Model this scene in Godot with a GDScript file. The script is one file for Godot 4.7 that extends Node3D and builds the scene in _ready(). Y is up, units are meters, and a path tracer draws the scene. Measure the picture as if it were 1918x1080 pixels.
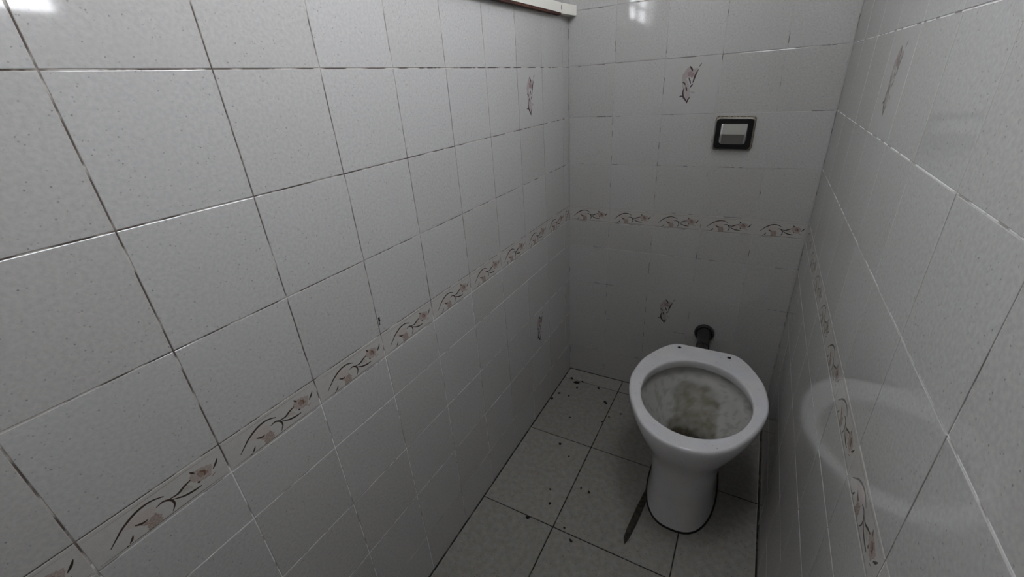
extends Node3D
# A narrow tiled lavatory. x: 0 (left wall) to W (right wall), z: 0 (back wall) towards the camera, y up from the floor.

const W := 0.968            # clear width between the tile faces
const D := 2.46             # clear depth
const H := 2.92             # ceiling height
const TH := 0.008           # tile thickness
const JOINT := 0.0022       # joint width
const ROWS := [0.0, 0.169, 0.366, 0.563, 0.754, 0.881, 0.949, 1.147, 1.344, 1.542, 1.739, 1.936, 2.133, 2.33, 2.527, 2.724, 2.92]
const BORDER_ROW := 5
const ROOF_LIGHT := [0.58, 0.64, 0.90, 1.16]     # x0, z0, x1, z1 of the opening in the ceiling
const WIN_HIGH := [0.60, 2.22, 1.75, 2.72]
const WIN_VENT := [1.25, 1.745, 1.42, 1.99]      # z0, y0, z1, y1 of the clear opening
const WIN_LEFT_HIGH := [1.40, 2.36, 2.12, 2.76]
const WIN_LEFT := [0.88, 1.785, 1.50, 2.06]
const WALL_T := 0.05

var names := {}
var tile_meshes := {}
var M := {}
var rng := RandomNumberGenerator.new()

func _ready():
	rng.seed = 4711
	camera_and_light()
	materials()
	room()
	trim()
	toilet()
	flush_plate()
	flush_pipe()
	floor_litter()

func camera_and_light():
	var cam := Camera3D.new()
	cam.name = "camera"
	cam.fov = 68.115
	cam.near = 0.02
	cam.transform = Transform3D(Basis(Vector3(0.875813, -0.063203, -0.478494), Vector3(-0.156520, 0.900619, -0.405447), Vector3(0.456566, 0.429990, 0.778881)).orthonormalized(), Vector3(0.758, 1.491, 1.894))
	add_child(cam)
	cam.current = true
	var sky_mat := ProceduralSkyMaterial.new()      # an even overcast sky
	sky_mat.sky_top_color = Color(0.872, 0.880, 0.910)
	sky_mat.sky_horizon_color = Color(0.880, 0.882, 0.898)
	sky_mat.ground_horizon_color = Color(0.50, 0.50, 0.49)
	sky_mat.ground_bottom_color = Color(0.42, 0.42, 0.41)
	sky_mat.sky_energy_multiplier = 6.0
	sky_mat.ground_energy_multiplier = 6.0
	var sky := Sky.new()
	sky.sky_material = sky_mat
	var env := Environment.new()
	env.background_mode = Environment.BG_SKY
	env.sky = sky
	env.ambient_light_source = Environment.AMBIENT_SOURCE_DISABLED
	env.tonemap_mode = Environment.TONE_MAPPER_LINEAR
	env.tonemap_exposure = 0.35
	env.sdfgi_enabled = true
	env.ssao_enabled = true
	env.ssil_enabled = true
	var we := WorldEnvironment.new()
	we.name = "world_environment"
	we.environment = env
	add_child(we)

# ---------------------------------------------------------------- helpers

func numbered(called: String) -> String:
	names[called] = names.get(called, -1) + 1
	return called if names[called] == 0 else "%s_%03d" % [called, names[called]]

func tag(o, label: String, category: String, group := ""):
	o.set_meta("label", label)
	o.set_meta("category", category)
	if group != "":
		o.set_meta("group", group)
	return o

func thing(called: String, at := Vector3.ZERO) -> Node3D:
	var o := Node3D.new()
	o.name = numbered(called)
	add_child(o)
	o.position = at
	return o

func structure(called: String) -> Node3D:
	var o := Node3D.new()
	o.name = called
	o.set_meta("kind", "structure")
	add_child(o)
	return o

func piece(called: String, mesh: Mesh, mat: Material, parent: Node3D, xf := Transform3D.IDENTITY) -> MeshInstance3D:
	var o := MeshInstance3D.new()
	o.name = called
	o.mesh = mesh
	o.material_override = mat
	o.cast_shadow = GeometryInstance3D.SHADOW_CASTING_SETTING_ON
	parent.add_child(o, true)
	o.transform = xf
	return o

func box(a: Vector3, b: Vector3) -> ArrayMesh:
	var st := SurfaceTool.new()
	st.begin(Mesh.PRIMITIVE_TRIANGLES)
	add_box(st, a, b)
	return st.commit()

func quad(st: SurfaceTool, a: Vector3, b: Vector3, c: Vector3, d: Vector3):
	# a b c d run counter-clockwise seen from outside
	var n := (b - a).cross(c - a).normalized()
	for p in [a, c, b, a, d, c]:
		st.set_normal(n)
		st.add_vertex(p)

func add_box(st: SurfaceTool, a: Vector3, b: Vector3):
	var p := func(i, j, k): return Vector3(b.x if i else a.x, b.y if j else a.y, b.z if k else a.z)
	quad(st, p.call(0, 0, 1), p.call(1, 0, 1), p.call(1, 1, 1), p.call(0, 1, 1))
	quad(st, p.call(1, 0, 0), p.call(0, 0, 0), p.call(0, 1, 0), p.call(1, 1, 0))
	quad(st, p.call(1, 0, 1), p.call(1, 0, 0), p.call(1, 1, 0), p.call(1, 1, 1))
	quad(st, p.call(0, 0, 0), p.call(0, 0, 1), p.call(0, 1, 1), p.call(0, 1, 0))
	quad(st, p.call(0, 1, 1), p.call(1, 1, 1), p.call(1, 1, 0), p.call(0, 1, 0))
	quad(st, p.call(0, 0, 0), p.call(1, 0, 0), p.call(1, 0, 1), p.call(0, 0, 1))

func tile_mesh(w: float, h: float, chamfer := 0.0008, t := TH) -> ArrayMesh:
	# glazed face in the plane z = 0, looking towards +z, centred; chamfered edges; UV over the whole face
	var key := "%.4f %.4f %.4f" % [w, h, chamfer]
	if tile_meshes.has(key):
		return tile_meshes[key]
	var st := SurfaceTool.new()
	st.begin(Mesh.PRIMITIVE_TRIANGLES)
	var rings := []
	for r in [[0.0, 0.0], [0.0, -t + 0.004], [chamfer, 0.0]]:
		var x: float = w / 2 - r[0]
		var y: float = h / 2 - r[0]
		rings.append([Vector3(-x, -y, r[1]), Vector3(x, -y, r[1]), Vector3(x, y, r[1]), Vector3(-x, y, r[1])])
	for p in rings[0].size():
		rings[0][p].z = -t
		rings[1][p].z = -chamfer * 0.55
	var face = func(a, b, c, d):
		var n: Vector3 = (b - a).cross(c - a).normalized()
		for p in [a, c, b, a, d, c]:
			st.set_normal(n)
			st.set_uv(Vector2(p.x / w + 0.5, 0.5 - p.y / h))
			st.add_vertex(p)
	var f = rings[2]
	face.call(f[0], f[1], f[2], f[3])
	for k in 4:
		var l := (k + 1) % 4
		face.call(rings[1][k], rings[1][l], f[l], f[k])
		face.call(rings[0][k], rings[0][l], rings[1][l], rings[1][k])
	tile_meshes[key] = st.commit()
	return tile_meshes[key]

func loft(rings: Array, smooth := true, caps := [false, false], colors := []) -> ArrayMesh:
	# rings of equal size; wound so that a ring runs counter-clockwise seen from the end of the row of rings
	var st := SurfaceTool.new()
	st.begin(Mesh.PRIMITIVE_TRIANGLES)
	st.set_smooth_group(0 if smooth else -1)
	var n: int = rings[0].size()
	var put = func(r, k):
		if colors.size():
			st.set_color(colors[r][k])
		st.add_vertex(rings[r][k])
	for r in rings.size() - 1:
		for k in n:
			var l := (k + 1) % n
			for q in [[r, k], [r + 1, l], [r, l], [r, k], [r + 1, k], [r + 1, l]]:
				put.call(q[0], q[1])
	for e in 2:
		if caps[e]:
			st.set_smooth_group(-1)
			var ring: Array = rings[0] if e == 0 else rings[-1]
			var c := Vector3.ZERO
			for p in ring:
				c += p / n
			for k in n:
				var l := (k + 1) % n
				for p in ([c, ring[k], ring[l]] if e == 0 else [c, ring[l], ring[k]]):
					if colors.size():
						st.set_color(colors[0 if e == 0 else -1][k])
					st.add_vertex(p)
	st.generate_normals()
	return st.commit()

func rounded(w: float, h: float, r: float, z: float, n := 6) -> Array:
	var out := []
	for c in 4:
		var cx: float = (w / 2 - r) * [1, -1, -1, 1][c]
		var cy: float = (h / 2 - r) * [1, 1, -1, -1][c]
		for k in n + 1:
			var a := PI / 2 * (c + float(k) / n)
			out.append(Vector3(cx + r * cos(a), cy + r * sin(a), z))
	return out

# ---------------------------------------------------------------- materials

func mat(c: Color, rough := 0.5, metal := 0.0, tex: Texture2D = null, scale := 1.0, spec := 0.5) -> StandardMaterial3D:
	var m := StandardMaterial3D.new()
	m.albedo_color = c
	m.roughness = rough
	m.metallic = metal
	m.metallic_specular = spec
	if tex:
		m.albedo_texture = tex
		m.uv1_triplanar = true
		m.uv1_world_triplanar = true
		m.uv1_scale = Vector3.ONE * scale
	return m

func noise(s: int, freq: float, oct := 4) -> FastNoiseLite:
	var f := FastNoiseLite.new()
	f.seed = s
	f.noise_type = FastNoiseLite.TYPE_SIMPLEX_SMOOTH
	f.frequency = freq
	f.fractal_octaves = oct
	return f

func speckled(size: int, s: int, coarse: float, depth: float, warm: float, specks: int, speck_dark: float) -> ImageTexture:
	# light mottling around white, with a warmer and a cooler drift, and small dark specks; tiles seamlessly
	var a := noise(s, coarse).get_seamless_image(size, size)
	var b := noise(s + 1, coarse * 7.0, 2).get_seamless_image(size, size)
	var c := noise(s + 2, coarse * 0.7, 2).get_seamless_image(size, size)
	var im := Image.create(size, size, true, Image.FORMAT_RGB8)
	for y in size:
		for x in size:
			var v := 1.0 - depth + depth * (0.65 * a.get_pixel(x, y).r + 0.35 * b.get_pixel(x, y).r)
			var t := (c.get_pixel(x, y).r - 0.5) * warm
			im.set_pixel(x, y, Color(v * (1.0 + t), v, v * (1.0 - t)))
	var rg := RandomNumberGenerator.new()
	rg.seed = s
	for k in specks:
		var px := rg.randi_range(1, size - 3)
		var py := rg.randi_range(1, size - 3)
		var f := 1.0 - speck_dark * rg.randf()
		for q in [[0, 0], [1, 0], [0, 1], [1, 1]].slice(0, rg.randi_range(1, 4)):
			var o := im.get_pixel(px + q[0], py + q[1])
			im.set_pixel(px + q[0], py + q[1], Color(o.r * f, o.g * f, o.b * f))
	im.generate_mipmaps()
	return ImageTexture.create_from_image(im)

func patchy(size: int, s: int, freq: float, a: Color, b: Color, edge: float, soft: float) -> ImageTexture:
	var n := noise(s, freq, 5).get_seamless_image(size, size)
	var im := Image.create(size, size, true, Image.FORMAT_RGB8)
	for y in size:
		for x in size:
			im.set_pixel(x, y, a.lerp(b, smoothstep(edge - soft, edge + soft, n.get_pixel(x, y).r)))
	im.generate_mipmaps()
	return ImageTexture.create_from_image(im)

func materials():
	var glaze := speckled(512, 11, 0.10, 0.13, 0.012, 900, 0.30)
	M.tiles = []
	for k in 5:
		var v: float = [0.742, 0.75, 0.757, 0.745, 0.752][k]
		var m := mat(Color(v, v * [0.991, 0.995, 0.994, 0.992, 0.995][k], v * [0.968, 0.974, 0.976, 0.970, 0.976][k]), 0.06, 0.0, glaze, 2.2, 0.6)
		M.tiles.append(m)
	M.glaze = glaze
	M.grout_dirty = mat(Color.WHITE, 0.9, 0.0, patchy(512, 21, 0.02, Color(0.33, 0.29, 0.26), Color(0.72, 0.70, 0.67), 0.57, 0.14), 1.3)
	M.grout_grey = mat(Color.WHITE, 0.9, 0.0, patchy(512, 41, 0.02, Color(0.44, 0.42, 0.40), Color(0.71, 0.705, 0.69), 0.31, 0.07), 1.3)
	M.grout_clean = mat(Color.WHITE, 0.9, 0.0, patchy(512, 31, 0.02, Color(0.56, 0.54, 0.52), Color(0.88, 0.88, 0.87), 0.38, 0.08), 1.3)
	M.floors = []
	var stone := speckled(512, 51, 0.035, 0.22, 0.05, 1800, 0.6)
	for k in 3:
		var v: float = [0.61, 0.595, 0.625][k]
		M.floors.append(mat(Color(v, v * 0.975, v * 0.93), 0.42, 0.0, stone, 2.0))
	M.floor_joint = mat(Color.WHITE, 0.95, 0.0, patchy(256, 61, 0.03, Color(0.10, 0.09, 0.08), Color(0.30, 0.28, 0.25), 0.62, 0.12), 2.0)
	M.plaster = mat(Color(0.86, 0.86, 0.85), 0.85)
	M.paint = mat(Color(0.90, 0.89, 0.85), 0.38)
	M.brown_wood = mat(Color.WHITE, 0.75, 0.0, patchy(256, 71, 0.03, Color(0.20, 0.10, 0.075), Color(0.33, 0.19, 0.14), 0.5, 0.3), 3.0)
	M.porcelain = mat(Color(0.90, 0.895, 0.90), 0.12, 0.0, speckled(256, 81, 0.02, 0.06, 0.02, 120, 0.3), 2.0)
	M.dirt = mat(Color(0.075, 0.07, 0.06), 0.9)
	M.rubber = mat(Color(0.12, 0.115, 0.11), 0.45)
	M.black = mat(Color(0.02, 0.02, 0.022), 0.3)
	M.chrome = mat(Color(0.90, 0.90, 0.90), 0.14, 1.0)
	M.steel = mat(Color(0.62, 0.60, 0.56), 0.28, 1.0)
	M.frame = mat(Color(0.90, 0.90, 0.89), 0.35)
	M.door = mat(Color(0.56, 0.55, 0.53), 0.5)
	M.lath = mat(Color.WHITE, 0.85, 0.0, patchy(256, 91, 0.05, Color(0.10, 0.10, 0.08), Color(0.24, 0.21, 0.17), 0.55, 0.25), 4.0)
	M.sealant = mat(Color.WHITE, 0.8, 0.0, patchy(256, 95, 0.06, Color(0.36, 0.33, 0.28), Color(0.56, 0.53, 0.46), 0.5, 0.2), 6.0)
	M.glass = StandardMaterial3D.new()
	M.glass.albedo_color = Color(0.95, 0.97, 0.97, 0.06)
	M.glass.transparency = BaseMaterial3D.TRANSPARENCY_ALPHA
	M.glass.roughness = 0.02
	M.border = print_mat(border_print(), 0.10)
	M.leaf = print_mat(leaf_print(), 0.06)

func print_mat(im: Image, rough: float) -> StandardMaterial3D:
	im.generate_mipmaps()
	var m := StandardMaterial3D.new()
	m.albedo_texture = ImageTexture.create_from_image(im)
	m.roughness = rough
	return m

# brush strokes of the printed decoration; points in 0..1 of the tile
func stroke(im: Image, pts: Array, r0: float, r1: float, c: Color, strength := 1.0):
	var w := im.get_width()
	var h := im.get_height()
	var curve := Curve2D.new()
	for k in pts.size():
		var p := Vector2(pts[k][0] * w, pts[k][1] * h)
		var a := Vector2(pts[max(k - 1, 0)][0] * w, pts[max(k - 1, 0)][1] * h)
		var b := Vector2(pts[min(k + 1, pts.size() - 1)][0] * w, pts[min(k + 1, pts.size() - 1)][1] * h)
		var t := (b - a) / 6.0
		curve.add_point(p, -t, t)
	var length := curve.get_baked_length()
	var steps := int(length) + 1
	for s in steps + 1:
		var t := float(s) / steps
		var p := curve.sample_baked(length * t)
		var r := lerpf(r0, r1, t) * (0.35 + 0.65 * sin(PI * clampf(t, 0.03, 0.97)))
		stamp(im, p, r, c, strength)

func stamp(im: Image, p: Vector2, r: float, c: Color, strength: float):
	for y in range(max(0, int(p.y - r - 1)), min(im.get_height(), int(p.y + r + 2))):
		for x in range(max(0, int(p.x - r - 1)), min(im.get_width(), int(p.x + r + 2))):
			var k := clampf(r + 0.5 - Vector2(x, y).distance_to(p), 0, 1) * strength
			if k > 0:
				im.set_pixel(x, y, im.get_pixel(x, y).lerp(c, k))

func blob(im: Image, poly: Array, c: Color, strength: float, s: int):
	var w := im.get_width()
	var h := im.get_height()
	var pts := PackedVector2Array()
	for p in poly:
		pts.append(Vector2(p[0] * w, p[1] * h))
	var n := noise(s, 0.05, 3)
	for y in h:
		for x in w:
			var q := Vector2(x + 7.0 * n.get_noise_2d(x, y), y + 7.0 * n.get_noise_2d(x + 300, y))
			if Geometry2D.is_point_in_polygon(q, pts):
				im.set_pixel(x, y, im.get_pixel(x, y).lerp(c, strength * (0.7 + 0.6 * n.get_noise_2d(x * 2, y * 2 + 90))))

func border_print() -> Image:
	var im := Image.create(512, 176, true, Image.FORMAT_RGB8)
	var n := noise(5, 0.03, 3)
	for y in 176:
		for x in 512:
			var v := 0.705 + 0.02 * n.get_noise_2d(x, y) + 0.03 * n.get_noise_2d(x * 6, y * 6)
			im.set_pixel(x, y, Color(v, v * 0.985, v * 0.955))
	var dark := Color(0.24, 0.20, 0.17)
	var brown := Color(0.44, 0.34, 0.28)
	var rose := Color(0.53, 0.44, 0.40)
	blob(im, [[0.22, 0.50], [0.30, 0.34], [0.42, 0.36], [0.46, 0.50], [0.40, 0.62], [0.30, 0.62]], Color(0.70, 0.60, 0.56), 0.45, 3)
	blob(im, [[0.295, 0.56], [0.36, 0.66], [0.43, 0.60], [0.455, 0.78], [0.44, 0.93], [0.34, 0.95], [0.345, 0.76]], brown, 0.62, 4)
	blob(im, [[0.70, 0.42], [0.74, 0.22], [0.82, 0.26], [0.90, 0.36], [0.88, 0.52], [0.86, 0.66], [0.76, 0.64]], rose, 0.60, 6)
	blob(im, [[0.78, 0.36], [0.84, 0.36], [0.85, 0.54], [0.78, 0.52]], brown, 0.6, 7)
	blob(im, [[0.60, 0.50], [0.68, 0.44], [0.72, 0.66], [0.64, 0.62]], rose, 0.30, 8)
	stroke(im, [[0.115, 0.70], [0.17, 0.55], [0.23, 0.40], [0.333, 0.25], [0.433, 0.23], [0.515, 0.33]], 4.0, 5.5, dark)
	stroke(im, [[0.45, 0.48], [0.50, 0.46], [0.545, 0.56], [0.555, 0.72], [0.525, 0.88]], 5.0, 4.0, dark)
	stroke(im, [[0.29, 0.56], [0.33, 0.63], [0.37, 0.63]], 5.0, 4.0, dark)
	stroke(im, [[0.215, 0.90], [0.235, 0.84], [0.25, 0.76]], 4.5, 3.5, dark, 0.9)
	stroke(im, [[0.185, 0.94], [0.205, 0.93]], 3.0, 3.0, dark, 0.7)
	stroke(im, [[0.53, 0.50], [0.60, 0.53], [0.655, 0.46], [0.715, 0.40]], 3.5, 6.0, dark)
	stroke(im, [[0.56, 0.58], [0.63, 0.70], [0.70, 0.75], [0.765, 0.76]], 3.5, 6.0, dark)
	stroke(im, [[0.735, 0.20], [0.76, 0.30]], 4.5, 3.5, dark)
	stroke(im, [[0.758, 0.60], [0.765, 0.64]], 5.0, 4.0, dark)
	stroke(im, [[0.80, 0.34], [0.83, 0.44], [0.82, 0.54]], 4.0, 3.0, brown)
	stroke(im, [[0.895, 0.52], [0.925, 0.43], [0.95, 0.32]], 5.0, 4.0, dark)
	stroke(im, [[0.86, 0.72], [0.90, 0.66]], 2.5, 2.0, rose)
	stroke(im, [[0.02, 0.10], [0.35, 0.10], [0.70, 0.085], [0.98, 0.10]], 1.2, 1.2, Color(0.52, 0.46, 0.41), 0.7)
	stroke(im, [[0.02, 0.93], [0.30, 0.94], [0.65, 0.93], [0.98, 0.94]], 1.6, 1.6, Color(0.34, 0.30, 0.27), 0.8)
	return im

func leaf_print() -> Image:
	var im := Image.create(512, 512, true, Image.FORMAT_RGB8)
	var n := noise(15, 0.02, 3)
	for y in 512:
		for x in 512:
			var v := 0.70 + 0.012 * n.get_noise_2d(x, y) + 0.03 * n.get_noise_2d(x * 8, y * 8)
			im.set_pixel(x, y, Color(v, v * 0.993, v * 0.975))
	var dark := Color(0.27, 0.22, 0.22)
	var rose := Color(0.52, 0.42, 0.42)
	# drawn in the pixels of a 1080-pixel square that covers 0.195 m, centred on the motif
	var at = func(p): return [(p[0] - 570.0) / 1080.0 * 0.98 + 0.46 + (p[1] - 600.0) * 0.00009, (p[1] - 600.0) / 1080.0 * 0.94 + 0.46]
	var many = func(a): return a.map(at)
	blob(im, many.call([[440, 430], [550, 270], [600, 250], [650, 300], [760, 290], [700, 460], [650, 480], [560, 450], [520, 500], [440, 560]]), rose, 0.50, 16)
	blob(im, many.call([[550, 360], [640, 340], [680, 420], [640, 470], [560, 440]]), Color(0.42, 0.30, 0.31), 0.5, 17)
	blob(im, many.call([[440, 560], [520, 500], [560, 560], [590, 700], [600, 860], [540, 960], [470, 860], [450, 690]]), rose, 0.42, 18)
	blob(im, many.call([[600, 740], [690, 760], [700, 800], [620, 790]]), Color(0.5, 0.47, 0.47), 0.5, 19)
	stroke(im, many.call([[600, 245], [630, 290], [650, 340]]), 7, 9, dark)
	stroke(im, many.call([[765, 320], [720, 400], [690, 470], [655, 570]]), 6, 9, dark)
	stroke(im, many.call([[655, 600], [625, 635], [600, 670]]), 6, 6, dark)
	stroke(im, many.call([[575, 470], [595, 530], [610, 590]]), 6, 6, dark)
	stroke(im, many.call([[450, 560], [490, 580], [500, 620]]), 6, 5, dark, 0.8)
	stroke(im, many.call([[515, 645], [525, 690], [535, 735]]), 7, 6, dark)
	stroke(im, many.call([[480, 670], [455, 760], [460, 850], [510, 930], [535, 985]]), 7, 9, dark)
	stroke(im, many.call([[530, 985], [560, 910], [600, 865]]), 7, 5, dark)
	stroke(im, many.call([[375, 855], [410, 838], [455, 850]]), 4, 6, dark, 0.7)
	stroke(im, many.call([[785, 265], [800, 240], [830, 205]]), 5, 4, Color(0.40, 0.36, 0.36), 0.8)
	return im

# ---------------------------------------------------------------- the room

func cut(r: Array, o: Array) -> Array:
	# what is left of the rectangle r = [x0, y0, x1, y1] once the opening o is taken out
	if o.is_empty() or r[2] <= o[0] or r[0] >= o[2] or r[3] <= o[1] or r[1] >= o[3]:
		return [r]
	var out := []
	if r[1] < o[1]:
		out.append([r[0], r[1], r[2], o[1]])
	if r[3] > o[3]:
		out.append([r[0], o[3], r[2], r[3]])
	var y0: float = maxf(r[1], o[1])
	var y1: float = minf(r[3], o[3])
	if r[0] < o[0]:
		out.append([r[0], y0, o[0], y1])
	if r[2] > o[2]:
		out.append([o[2], y0, r[2], y1])
	return out

func cut_all(r: Array, openings: Array) -> Array:
	var out := [r]
	for o in openings:
		var next := []
		for q in out:
			next.append_array(cut(q, o))
		out = next
	return out

func tiled_wall(called: String, xf: Transform3D, x_joints: Array, openings: Array, leaves: Array, grouts: Array, dirty_from: float, jitter: float):
	# xf: local x runs to the viewer's right along the wall, y up, z out of the wall; z = 0 is the tile face
	var wall := structure(called)
	var x0: float = x_joints[0]
	var x1: float = x_joints[-1]
	for part in [[[x0 - WALL_T, 0.0, x1 + WALL_T, dirty_from], grouts[0]], [[x0 - WALL_T, dirty_from, x1 + WALL_T, H], grouts[1]]]:
		var st := SurfaceTool.new()
		st.begin(Mesh.PRIMITIVE_TRIANGLES)
		for r in cut_all(part[0], openings):
			add_box(st, Vector3(r[0], r[1], -WALL_T), Vector3(r[2], r[3], -0.0011))
		piece("grout_bed", st.commit(), part[1], wall, xf)
	for r in ROWS.size() - 1:
		for c in x_joints.size() - 1:
			var is_leaf: bool = [c, r] in leaves
			for q in cut_all([x_joints[c], ROWS[r], x_joints[c + 1], ROWS[r + 1]], openings):
				var w: float = q[2] - q[0] - JOINT
				var h: float = q[3] - q[1] - JOINT
				if w < 0.006 or h < 0.006:
					continue
				var rot := Basis.from_euler(Vector3(rng.randfn(0, jitter), rng.randfn(0, jitter), 0))
				var at := Transform3D(rot, Vector3((q[0] + q[2]) / 2, (q[1] + q[3]) / 2, rng.randf_range(-0.0003, 0.0003)))
				var m: Material = M.border if r == BORDER_ROW else M.leaf if is_leaf else M.tiles[rng.randi() % M.tiles.size()]
				var called_tile := "border_tile" if r == BORDER_ROW else "decorated_tile" if is_leaf else "tile"
				var o := piece(called_tile, tile_mesh(w, h), m, wall, xf * at)
				if is_leaf:
					o.set_meta("label", "tile printed with a small brownish-pink leaf motif")
	return wall

func joints(first: float, pitch: float, from: float, to: float) -> Array:
	var out := [from]
	var x := first
	while x - pitch > from + 0.02:
		x -= pitch
	while x < to - 0.02:
		if x > from + 0.02:
			out.append(x)
		x += pitch
	out.append(to)
	return out

func room():
	# left wall: local x = D - z
	var left := Transform3D(Basis(Vector3(0, 0, -1), Vector3.UP, Vector3(1, 0, 0)), Vector3(0, 0, D))
	tiled_wall("wall_left", left, joints(D - 1.666, 0.2, 0.0, D), [[D - WIN_LEFT[2], WIN_LEFT[1], D - WIN_LEFT[0], WIN_LEFT[3]], [D - WIN_LEFT_HIGH[2], WIN_LEFT_HIGH[1], D - WIN_LEFT_HIGH[0], WIN_LEFT_HIGH[3]]], [[10, 8], [10, 2]], [M.grout_clean, M.grout_dirty], 0.90, 0.0012)
	var chip := SurfaceTool.new()
	chip.begin(Mesh.PRIMITIVE_TRIANGLES)
	add_box(chip, Vector3(0.0, 0.983, 1.258), Vector3(0.0006, 0.995, 1.263))
	add_box(chip, Vector3(0.0, 0.974, 1.2605), Vector3(0.0005, 0.983, 1.2625))
	piece("dirt_spot", chip.commit(), M.dirt, get_node("wall_left")).set_meta("label", "small dark dirt spot on the joint above the border")
	var back := Transform3D(Basis.IDENTITY, Vector3.ZERO)
	tiled_wall("wall_back", back, joints(0.197, 0.197, 0.0, W), [], [[2, 8], [2, 2]], [M.grout_grey, M.grout_grey], 0.95, 0.0012)
	var right := Transform3D(Basis(Vector3(0, 0, 1), Vector3.UP, Vector3(-1, 0, 0)), Vector3(W, 0, 0))
	tiled_wall("wall_right", right, joints(1.412, 0.2, 0.0, D), [WIN_HIGH, WIN_VENT], [[3, 8]], [M.grout_clean, M.grout_clean], 1.40, 0.0010)
	var front := Transform3D(Basis(Vector3(-1, 0, 0), Vector3.UP, Vector3(0, 0, -1)), Vector3(W, 0, D))
	tiled_wall("wall_front", front, joints(0.197, 0.197, 0.0, W), [[0.12, 0.0, 0.85, 2.02]], [], [M.grout_grey, M.grout_grey], 0.95, 0.0012)
	# floor: large stoneware tiles
	var fl := structure("floor")
	piece("bed", box(Vector3(-WALL_T, -0.12, -WALL_T), Vector3(W + WALL_T, -0.0022, D + WALL_T)), M.floor_joint, fl)
	var lay := Basis(Vector3(1, 0, 0), Vector3(0, 0, -1), Vector3(0, 1, 0))
	var xs := [0.003, 0.305, 0.720, W - 0.003]
	var zs := [0.002, 0.095, 0.517, 0.943, 1.365, 1.79, 2.21, D]
	for i in xs.size() - 1:
		for j in zs.size() - 1:
			var w: float = xs[i + 1] - xs[i] - 0.004
			var h: float = zs[j + 1] - zs[j] - 0.004
			var tilt := Basis.from_euler(Vector3(rng.randfn(0, 0.0015), rng.randfn(0, 0.0015), 0))
			piece("tile", tile_mesh(w, h, 0.002), M.floors[rng.randi() % 3], fl, Transform3D(lay * tilt, Vector3((xs[i] + xs[i + 1]) / 2, rng.randf_range(-0.0004, 0.0), (zs[j] + zs[j + 1]) / 2)))
	var ce := structure("ceiling")
	var slab := SurfaceTool.new()
	slab.begin(Mesh.PRIMITIVE_TRIANGLES)
	for q in cut([-WALL_T, -WALL_T, W + WALL_T, D + WALL_T], ROOF_LIGHT):
		add_box(slab, Vector3(q[0], H, q[1]), Vector3(q[2], H + WALL_T, q[3]))
	piece("slab", slab.commit(), M.plaster, ce)
	window("window_1", left, [D - WIN_LEFT[2], WIN_LEFT[1], D - WIN_LEFT[0], WIN_LEFT[3]], [0.53], [0.080])
	window("window_2", right, WIN_VENT, [], [0.05])
	window("window_3", right, WIN_HIGH, [0.333, 0.667], [])
	window("window_4", left, [D - WIN_LEFT_HIGH[2], WIN_LEFT_HIGH[1], D - WIN_LEFT_HIGH[0], WIN_LEFT_HIGH[3]], [0.5], [])
	# window_5: the roof light; local x runs with x, local y with -z, local z down into the room
	var down := Transform3D(Basis(Vector3(1, 0, 0), Vector3(0, 0, 1), Vector3(0, -1, 0)), Vector3(0, H, 0))
	window("window_5", down, ROOF_LIGHT, [], [])
	# the door behind the camera
	var dr := structure("door_1")
	piece("door_leaf", box(Vector3(0.13, 0.008, D + 0.006), Vector3(0.838, 2.0, D + 0.045)), M.door, dr)
	piece("door_frame", frame_mesh(0.118, 0.0, 0.85, 2.03, 0.03, D - 0.005, D + WALL_T), M.frame, dr)
	var knob := piece("door_handle", box(Vector3(0.17, 1.02, D - 0.01), Vector3(0.28, 1.04, D + 0.005)), M.steel, dr)
	knob.add_child(stem(Vector3(0.18, 1.03, D - 0.005), Vector3(0.18, 1.03, D + 0.04)))

func stem(a: Vector3, b: Vector3) -> MeshInstance3D:
	var o := MeshInstance3D.new()
	o.name = "spindle"
	o.mesh = box(a - Vector3(0.008, 0.008, 0), b + Vector3(0.008, 0.008, 0))
	o.material_override = M.steel
	return o

func frame_mesh(x0: float, y0: float, x1: float, y1: float, t: float, z0: float, z1: float) -> ArrayMesh:
	var st := SurfaceTool.new()
	st.begin(Mesh.PRIMITIVE_TRIANGLES)
	add_box(st, Vector3(x0, y0, z0), Vector3(x0 + t * 0.4, y1, z1))
	add_box(st, Vector3(x1 - t * 0.4, y0, z0), Vector3(x1, y1, z1))
	add_box(st, Vector3(x0 + t * 0.4, y1 - t, z0), Vector3(x1 - t * 0.4, y1, z1))
	return st.commit()

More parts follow.
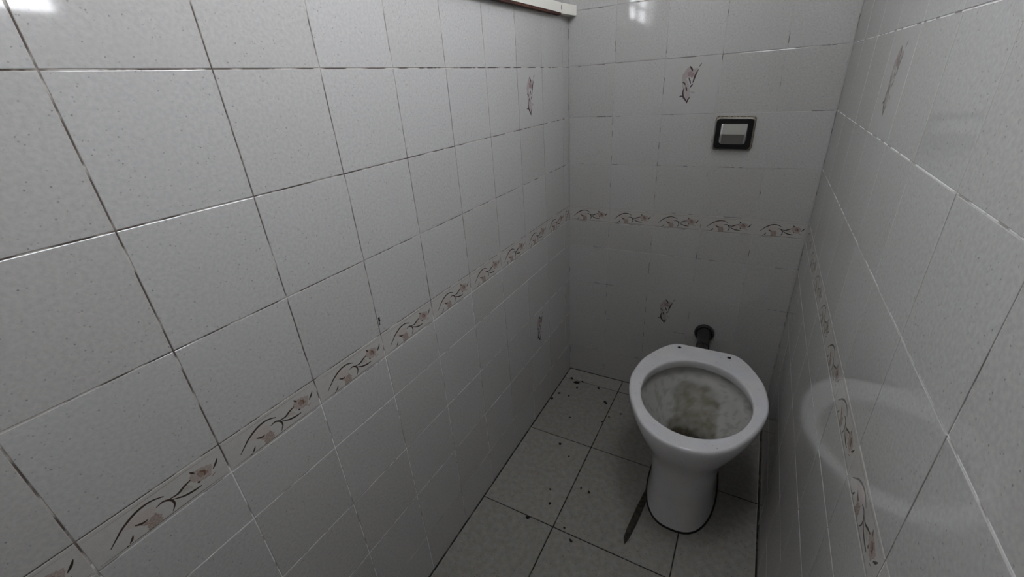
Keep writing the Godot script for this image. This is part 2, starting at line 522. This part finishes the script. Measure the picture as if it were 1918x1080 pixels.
func window(called: String, xf: Transform3D, o: Array, mullions: Array, rails: Array):
	var w := structure(called)
	var t := 0.018
	var f := func(n, a, b): return piece(n, box(a, b), M.frame, w, xf)
	f.call("window_jamb", Vector3(o[0], o[1], -WALL_T), Vector3(o[0] + t, o[3], 0.006))
	f.call("window_jamb", Vector3(o[2] - t, o[1], -WALL_T), Vector3(o[2], o[3], 0.006))
	f.call("window_head", Vector3(o[0] + t, o[3] - t, -WALL_T), Vector3(o[2] - t, o[3], 0.006))
	f.call("window_sill", Vector3(o[0] + 0.0, o[1] - 0.032, 0.0004), Vector3(o[2], o[1], 0.016))
	for m in mullions:
		var x: float = lerpf(o[0], o[2], m)
		f.call("mullion", Vector3(x - 0.007, o[1], -0.034), Vector3(x + 0.007, o[3] - t, -0.016))
	for r in rails:
		f.call("glazing_bar", Vector3(o[0] + t, o[1] + r, -0.034), Vector3(o[2] - t, o[1] + r + 0.010, -0.016))
	var edges := [o[0] + t] + mullions.map(func(m): return lerpf(o[0], o[2], m)) + [o[2] - t]
	for k in edges.size() - 1:
		piece("pane", box(Vector3(edges[k], o[1], -0.0265), Vector3(edges[k + 1], o[3] - t, -0.0235)), M.glass, w, xf)

# ---------------------------------------------------------------- batten on the left wall

func trim():
	var t := thing("wall_batten", Vector3(0, 1.722, 0))
	tag(t, "white painted batten fixed high on the left wall, ending in the corner", "batten")
	var bar = func(pts: Array, y0: float, y1: float) -> ArrayMesh:
		# extrudes a plan outline (x, z) from y0 to y1
		var low := []
		var high := []
		for p in pts:
			low.append(Vector3(p[0], y0, p[1]))
			high.append(Vector3(p[0], y1, p[1]))
		return loft([low, high], false, [true, true])
	var board := piece("board", bar.call([[0.0006, 0.119], [0.0006, 0.86], [0.019, 0.86], [0.019, 0.119]], 0.0035, 0.036), M.paint, t)
	piece("underside", bar.call([[0.0006, 0.119], [0.0006, 0.86], [0.0175, 0.86], [0.0175, 0.119]], -0.004, 0.0035), M.brown_wood, t)
	piece("end_piece", bar.call([[0.0006, 0.0015], [0.0006, 0.1165], [0.018, 0.1165], [0.035, 0.0015]], 0.001, 0.036), M.paint, t)
	var nail := piece("slot", bar.call([[0.012, 0.1163], [0.012, 0.1193], [0.0195, 0.1193], [0.0195, 0.1163]], 0.014, 0.027), M.dirt, board)
	nail.set_meta("label", "dark slot between the board and its end piece")

# ---------------------------------------------------------------- toilet

const N := 96
const TC := Vector3(0.693, 0, 0.545)     # centre about which the outlines are measured
const RIM := 0.46

func outline(half: Array) -> PackedVector2Array:
	# half: [dx, z] from the back to the front; mirrored and smoothed
	var curve := Curve2D.new()
	var pts := []
	for p in half:
		pts.append(Vector2(p[0], p[1] - TC.z))
	for k in half.size():
		var p: Array = half[half.size() - 1 - k]
		if p[0] > 0.001:
			pts.append(Vector2(-p[0], p[1] - TC.z))
	for k in pts.size() + 1:
		var a: Vector2 = pts[(k - 1 + pts.size()) % pts.size()]
		var b: Vector2 = pts[(k + 1) % pts.size()]
		var p: Vector2 = pts[k % pts.size()]
		var l := minf(p.distance_to(a), p.distance_to(b)) / 3.0
		var d := (b - a).normalized() * l
		curve.add_point(p, -d, d)
	return curve.tessellate_even_length(6, 0.004)

func radii(poly: PackedVector2Array) -> Array:
	# distance from the centre to the outline at N even angles
	var out := []
	for k in N:
		var a := TAU * k / N
		var dir := Vector2(cos(a), -sin(a))
		var best := 0.1
		for i in poly.size():
			var hit = Geometry2D.segment_intersects_segment(Vector2.ZERO, dir, poly[i], poly[(i + 1) % poly.size()])
			if hit != null:
				best = hit.length()
				break
		out.append(best)
	return out

func ellipse(cx: float, cz: float, rx: float, rz: float, power := 2.0) -> PackedVector2Array:
	var out := PackedVector2Array()
	for k in 128:
		var a := TAU * k / 128
		var c := cos(a)
		var s := sin(a)
		out.append(Vector2(cx + rx * signf(c) * pow(absf(c), 2.0 / power), cz - TC.z + rz * signf(s) * pow(absf(s), 2.0 / power)))
	return out

func ring(rad: Array, y: float, grow := 0.0) -> Array:
	var out := []
	for k in N:
		var a := TAU * k / N
		out.append(Vector3(cos(a) * (rad[k] + grow), y, -sin(a) * (rad[k] + grow)))
	return out

func blend(a: Array, b: Array, t: float) -> Array:
	var out := []
	for k in a.size():
		out.append(lerpf(a[k], b[k], t))
	return out

func toilet():
	var t := thing("toilet", Vector3(TC.x, 0, TC.z))
	tag(t, "white ceramic floor-standing toilet pan without seat beside the right wall", "toilet")
	var rim := radii(outline([[0.0, 0.238], [0.06, 0.238], [0.104, 0.239], [0.136, 0.258], [0.174, 0.310], [0.214, 0.395], [0.230, 0.480], [0.231, 0.550], [0.213, 0.630], [0.180, 0.705], [0.136, 0.772], [0.088, 0.811], [0.04, 0.829], [0.0, 0.833]]))
	var foot := radii(ellipse(0.002, 0.518, 0.119, 0.241, 2.6))
	var inner := radii(ellipse(0.002, 0.556, 0.182, 0.213))
	# outside: pedestal and bowl in one glazed shell, then the flat rim and its inner lip
	var rings := []
	for s in [[0.0, 0.0, 0.006], [0.02, 0.0, 0.002], [0.10, 0.0, -0.003], [0.18, 0.0, -0.002], [0.235, 0.03, 0.0], [0.27, 0.11, 0.0], [0.30, 0.25, 0.0], [0.328, 0.43, 0.0], [0.354, 0.61, 0.0], [0.378, 0.76, 0.0], [0.400, 0.87, 0.0], [0.418, 0.94, 0.0], [0.434, 0.98, 0.0], [0.449, 1.0, -0.001], [0.4555, 1.0, -0.002], [0.4588, 1.0, -0.0045], [RIM, 1.0, -0.008]]:
		rings.append(ring(blend(foot, rim, s[1]), s[0], s[2]))
	piece("pan", loft(rings, true, [true, false]), M.porcelain, t)
	# the flat top of the rim, with two real holes for the seat
	var holes := [Vector2(-0.097, 0.272 - TC.z), Vector2(0.090, 0.273 - TC.z)]
	var pts := PackedVector2Array()
	for p in ring(rim, RIM, -0.008):
		pts.append(Vector2(p.x, p.z))
	for p in ring(inner, RIM, 0.006):
		pts.append(Vector2(p.x, p.z))
	for h in holes:
		for k in 16:
			pts.append(h + Vector2.from_angle(TAU * k / 16) * 0.0075)
	var tri := Geometry2D.triangulate_delaunay(pts)
	var st := SurfaceTool.new()
	st.begin(Mesh.PRIMITIVE_TRIANGLES)
	for i in range(0, tri.size(), 3):
		var a := pts[tri[i]]
		var b := pts[tri[i + 1]]
		var c := pts[tri[i + 2]]
		var all_inner := true
		var all_hole := [true, true]
		for k in 3:
			var id := tri[i + k]
			all_inner = all_inner and id >= N and id < 2 * N
			for h in 2:
				all_hole[h] = all_hole[h] and id >= 2 * N + h * 16 and id < 2 * N + h * 16 + 16
		if all_inner or all_hole[0] or all_hole[1]:
			continue
		if (b - a).cross(c - a) < 0:
			var s := b
			b = c
			c = s
		for p in [a, b, c]:
			st.set_normal(Vector3.UP)
			st.add_vertex(Vector3(p.x, RIM, p.y))
	var rim_part := piece("rim", st.commit(), M.porcelain, t)
	for h in holes:
		var wall := []
		for y in [RIM - 0.025, RIM]:
			var q := []
			for k in 16:
				var v: Vector2 = h + Vector2.from_angle(-TAU * k / 16) * 0.0075
				q.append(Vector3(v.x, y, v.y))
			wall.append(q)
		wall.reverse()
		var o := piece("seat_bolt_hole", loft(wall, true, [false, true]), M.dirt, rim_part)
		o.set_meta("label", "small dark seat-fixing hole in the rim")
	# inner lip and bowl
	rings = []
	for s in [[RIM, 0.006], [0.4590, 0.003], [0.4565, 0.001], [0.453, 0.0], [0.428, 0.001], [0.425, 0.003], [0.4235, 0.007], [0.424, 0.022]]:
		rings.append(ring(inner, s[0], s[1]))
	piece("rim_lip", loft(rings, true), M.porcelain, rim_part)
	rings = []
	var colors := []
	var well := radii(ellipse(0.0, 0.560, 0.084, 0.095, 2.3))
	var n := noise(33, 9.0, 4)
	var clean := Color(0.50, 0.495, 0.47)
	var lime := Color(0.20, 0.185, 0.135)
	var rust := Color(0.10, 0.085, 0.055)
	for k in 41:
		var u := k / 40.0
		var y := lerpf(0.424, 0.14, u)
		# steep sides that close in on the well and then drop
		var close := smoothstep(0.10, 0.86, u)
		var r := ring(blend(inner, well, close), y, lerpf(0.022, 0.0, smoothstep(0.0, 0.25, u)))
		rings.append(r)
		var row := []
		for p in r:
			# hard-edged deposits: a streak down the back of the bowl and the stained well, both with a ragged outline
			var g := n.get_noise_3d(p.x, p.y, p.z)
			var g2 := n.get_noise_3d(p.x * 3.0 + 5.0, p.y * 3.0, p.z * 3.0)
			var streak := smoothstep(0.0, 0.02, 0.090 - absf(p.x) + 0.03 * g) * smoothstep(0.0, 0.03, -0.02 - p.z + 0.03 * g2) * smoothstep(0.0, 0.05, 0.375 - y + 0.05 * g)
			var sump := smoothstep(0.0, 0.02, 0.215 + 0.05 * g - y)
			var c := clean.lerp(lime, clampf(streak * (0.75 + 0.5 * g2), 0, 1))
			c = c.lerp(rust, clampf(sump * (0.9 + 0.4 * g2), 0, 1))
			c = c.lerp(lime, clampf(smoothstep(0.18, 0.30, g2) * 0.35, 0, 1))
			row.append(c)
		colors.append(row)
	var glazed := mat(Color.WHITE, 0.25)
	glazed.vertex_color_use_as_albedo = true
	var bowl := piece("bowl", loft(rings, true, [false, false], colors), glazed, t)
	bowl.set_meta("label", "stained inside of the toilet bowl")
	var water_ring := ring(well, 0.165, 0.0)
	var water := piece("standing_water", loft([ring(well, 0.135, 0.002), water_ring], false, [false, true]), mat(Color(0.05, 0.045, 0.03), 0.05), bowl)
	water.set_meta("label", "dark brown water in the bottom of the bowl")
	piece("base_joint", loft([ring(foot, 0.0, 0.0115), ring(foot, 0.0035, 0.0105), ring(foot, 0.0035, 0.002)], false), M.dirt, t).set_meta("label", "dark dirty joint around the foot")

# ---------------------------------------------------------------- flush plate and pipe

func flush_plate():
	var t := thing("flush_plate", Vector3(0.6635, 1.272, 0.0))
	t.rotation.z = -0.02
	tag(t, "chrome and black flush button plate on the back wall", "flush plate")
	var ragged := rounded(0.137, 0.119, 0.010, 0.0004)
	var ragged2 := []
	for k in ragged.size():
		var p: Vector3 = ragged[k]
		var f := 1.0 + 0.012 * sin(k * 1.7) + 0.010 * sin(k * 3.1)
		ragged[k] = Vector3(p.x * f, p.y * f + (0.003 if p.y > 0 else 0.0), 0.0004)
		ragged2.append(Vector3(ragged[k].x * 0.985, ragged[k].y * 0.985, 0.0022))
	piece("sealant", loft([ragged, ragged2], false, [false, true]), M.sealant, t).set_meta("label", "ragged yellowish filler around the plate")
	piece("surround", loft([rounded(0.133, 0.115, 0.014, 0.0), rounded(0.133, 0.115, 0.014, 0.008), rounded(0.131, 0.113, 0.013, 0.0105), rounded(0.127, 0.109, 0.012, 0.0115)], true, [false, true]), M.steel, t)
	var bezel := piece("bezel", loft([rounded(0.126, 0.108, 0.0125, 0.0115), rounded(0.126, 0.108, 0.0125, 0.0165), rounded(0.122, 0.104, 0.011, 0.0188)], false, [false, true]), M.black, t)
	# rocker: two flat chrome faces that meet in a level ridge
	var prof := [[-0.0365, 0.0145], [-0.0362, 0.0186], [-0.0012, 0.0281], [0.0000, 0.0284], [0.0012, 0.0283], [0.0362, 0.0228], [0.0365, 0.0145]]
	var st := SurfaceTool.new()
	st.begin(Mesh.PRIMITIVE_TRIANGLES)
	var xs := [[-0.0475, -0.012], [-0.0465, -0.006], [-0.0435, -0.0012], [-0.038, 0.0], [0.0, 0.0006], [0.038, 0.0], [0.0435, -0.0012], [0.0465, -0.006], [0.0475, -0.012]]
	st.set_smooth_group(-1)
	for i in xs.size() - 1:
		for j in prof.size() - 1:
			var p := func(a, b): return Vector3(xs[a][0], prof[b][0], maxf(0.0150, prof[b][1] + xs[a][1]))
			for v in [p.call(i, j), p.call(i + 1, j + 1), p.call(i + 1, j), p.call(i, j), p.call(i, j + 1), p.call(i + 1, j + 1)]:
				st.add_vertex(v)
	st.generate_normals()
	piece("rocker_button", st.commit(), M.chrome, bezel).set_meta("label", "chrome rocker button")

func lathe(prof: Array, seg := 32) -> ArrayMesh:
	# profile [radius, z], turned about z
	var rings := []
	for p in prof:
		var r := []
		for k in seg:
			var a := TAU * k / seg
			r.append(Vector3(cos(a) * p[0], sin(a) * p[0], p[1]))
		rings.append(r)
	return loft(rings, true, [false, true])

func flush_pipe():
	var t := thing("flush_pipe", Vector3(0.667, 0.396, 0.0))
	t.rotation.y = 0.06
	tag(t, "dark rubber flush pipe connector between the back wall and the toilet", "pipe")
	piece("wall_collar", lathe([[0.0425, 0.0006], [0.0430, 0.006], [0.0420, 0.013], [0.0385, 0.018], [0.0345, 0.0185], [0.0325, 0.015], [0.0315, 0.012], [0.020, 0.012]]), M.rubber, t)
	piece("sleeve", lathe([[0.0300, 0.012], [0.0300, 0.030], [0.0270, 0.060], [0.0255, 0.110], [0.0275, 0.115], [0.0275, 0.130], [0.0250, 0.135]]), M.rubber, t)
	piece("pipe", lathe([[0.0225, 0.130], [0.0225, 0.232]]), M.rubber, t)

# ---------------------------------------------------------------- floor

func crumb(at: Vector3, size: Vector3, turn: float, s: int) -> MeshInstance3D:
	var rg := RandomNumberGenerator.new()
	rg.seed = s
	var rings := []
	for q in [[0.75, 0.0], [1.0, 0.35], [0.8, 0.8], [0.3, 1.0]]:
		var r := []
		for k in 9:
			var a := TAU * k / 9
			var f: float = q[0] * rg.randf_range(0.7, 1.1)
			r.append(Vector3(cos(a) * size.x * f, size.y * q[1], -sin(a) * size.z * f))
		rings.append(r)
	var o := piece(numbered("dirt_crumb"), loft(rings, false, [true, true]), M.dirt, self)
	o.position = at
	o.rotation.y = turn
	return o

func floor_litter():
	# the dark strip that lies beside the pedestal
	var t := thing("wooden_lath", Vector3(0.5725, 0.0006, 0.745))
	t.rotation.y = -0.10
	tag(t, "thin dark rotten lath lying on the floor along the toilet's foot", "lath")
	var plan := [[-0.0095, -0.150], [-0.0135, -0.02], [-0.0135, 0.09], [-0.0105, 0.128], [0.001, 0.150], [0.0065, 0.125], [0.0105, 0.06], [0.010, -0.05], [0.0075, -0.150]]
	var low := []
	var mid := []
	var top := []
	for p in plan:
		low.append(Vector3(p[0], 0.0, p[1]))
		mid.append(Vector3(p[0] * 0.97, 0.004, p[1]))
		top.append(Vector3(p[0] * 0.75, 0.0055, p[1] * 0.99))
	piece("strip", loft([low, mid, top], false, [true, true]), M.lath, t)
	# crumbs of dirt
	var named := {0: "largest round dark crumb on the floor near the left wall", 1: "long dark crumb on the floor left of the toilet rim", 2: "dark clump of dirt on the floor in the back left corner", 3: "small dark crumb nearest the back left corner of the floor", 9: "dark crumb tight against the left wall, well behind the others there", 13: "flat dark crumb just in front of the joint nearest the camera", 17: "dark crumb at the left wall beside the cross joint"}
	var spots := [[0.204, 0.952, 0.0085, 0.007, 0.2], [0.273, 0.207, 0.017, 0.008, -0.7], [0.083, 0.115, 0.020, 0.010, 0.3], [0.045, 0.090, 0.011, 0.008, -0.4], [0.110, 0.095, 0.010, 0.006, -0.6], [0.100, 0.155, 0.006, 0.010, 0.0], [0.205, 0.112, 0.009, 0.006, -0.4], [0.085, 0.235, 0.006, 0.005, 0.0], [0.03, 0.235, 0.008, 0.006, 0.5], [0.012, 0.290, 0.008, 0.010, 0.0], [0.255, 0.860, 0.005, 0.007, 0.0], [0.230, 0.800, 0.005, 0.005, 0.0], [0.345, 0.930, 0.005, 0.004, 0.0], [0.385, 0.965, 0.008, 0.005, -0.5], [0.375, 0.745, 0.005, 0.007, 0.6], [0.340, 0.740, 0.004, 0.005, 0.0], [0.235, 0.610, 0.004, 0.004, 0.0], [0.172, 0.560, 0.008, 0.007, 0.4], [0.150, 0.380, 0.005, 0.004, 0.0], [0.320, 0.300, 0.005, 0.005, 0.0], [0.300, 0.345, 0.004, 0.006, 0.0], [0.365, 0.255, 0.006, 0.004, 0.0]]
	for k in spots.size():
		var s: Array = spots[k]
		var o := crumb(Vector3(s[0], 0.0, s[1]), Vector3(s[2], minf(s[2], s[3]) * 0.7, s[3]), s[4], 100 + k)
		tag(o, named.get(k, "small dark crumb of dirt on the grey floor tiles left of the toilet"), "crumb", "dark crumbs scattered on the floor")
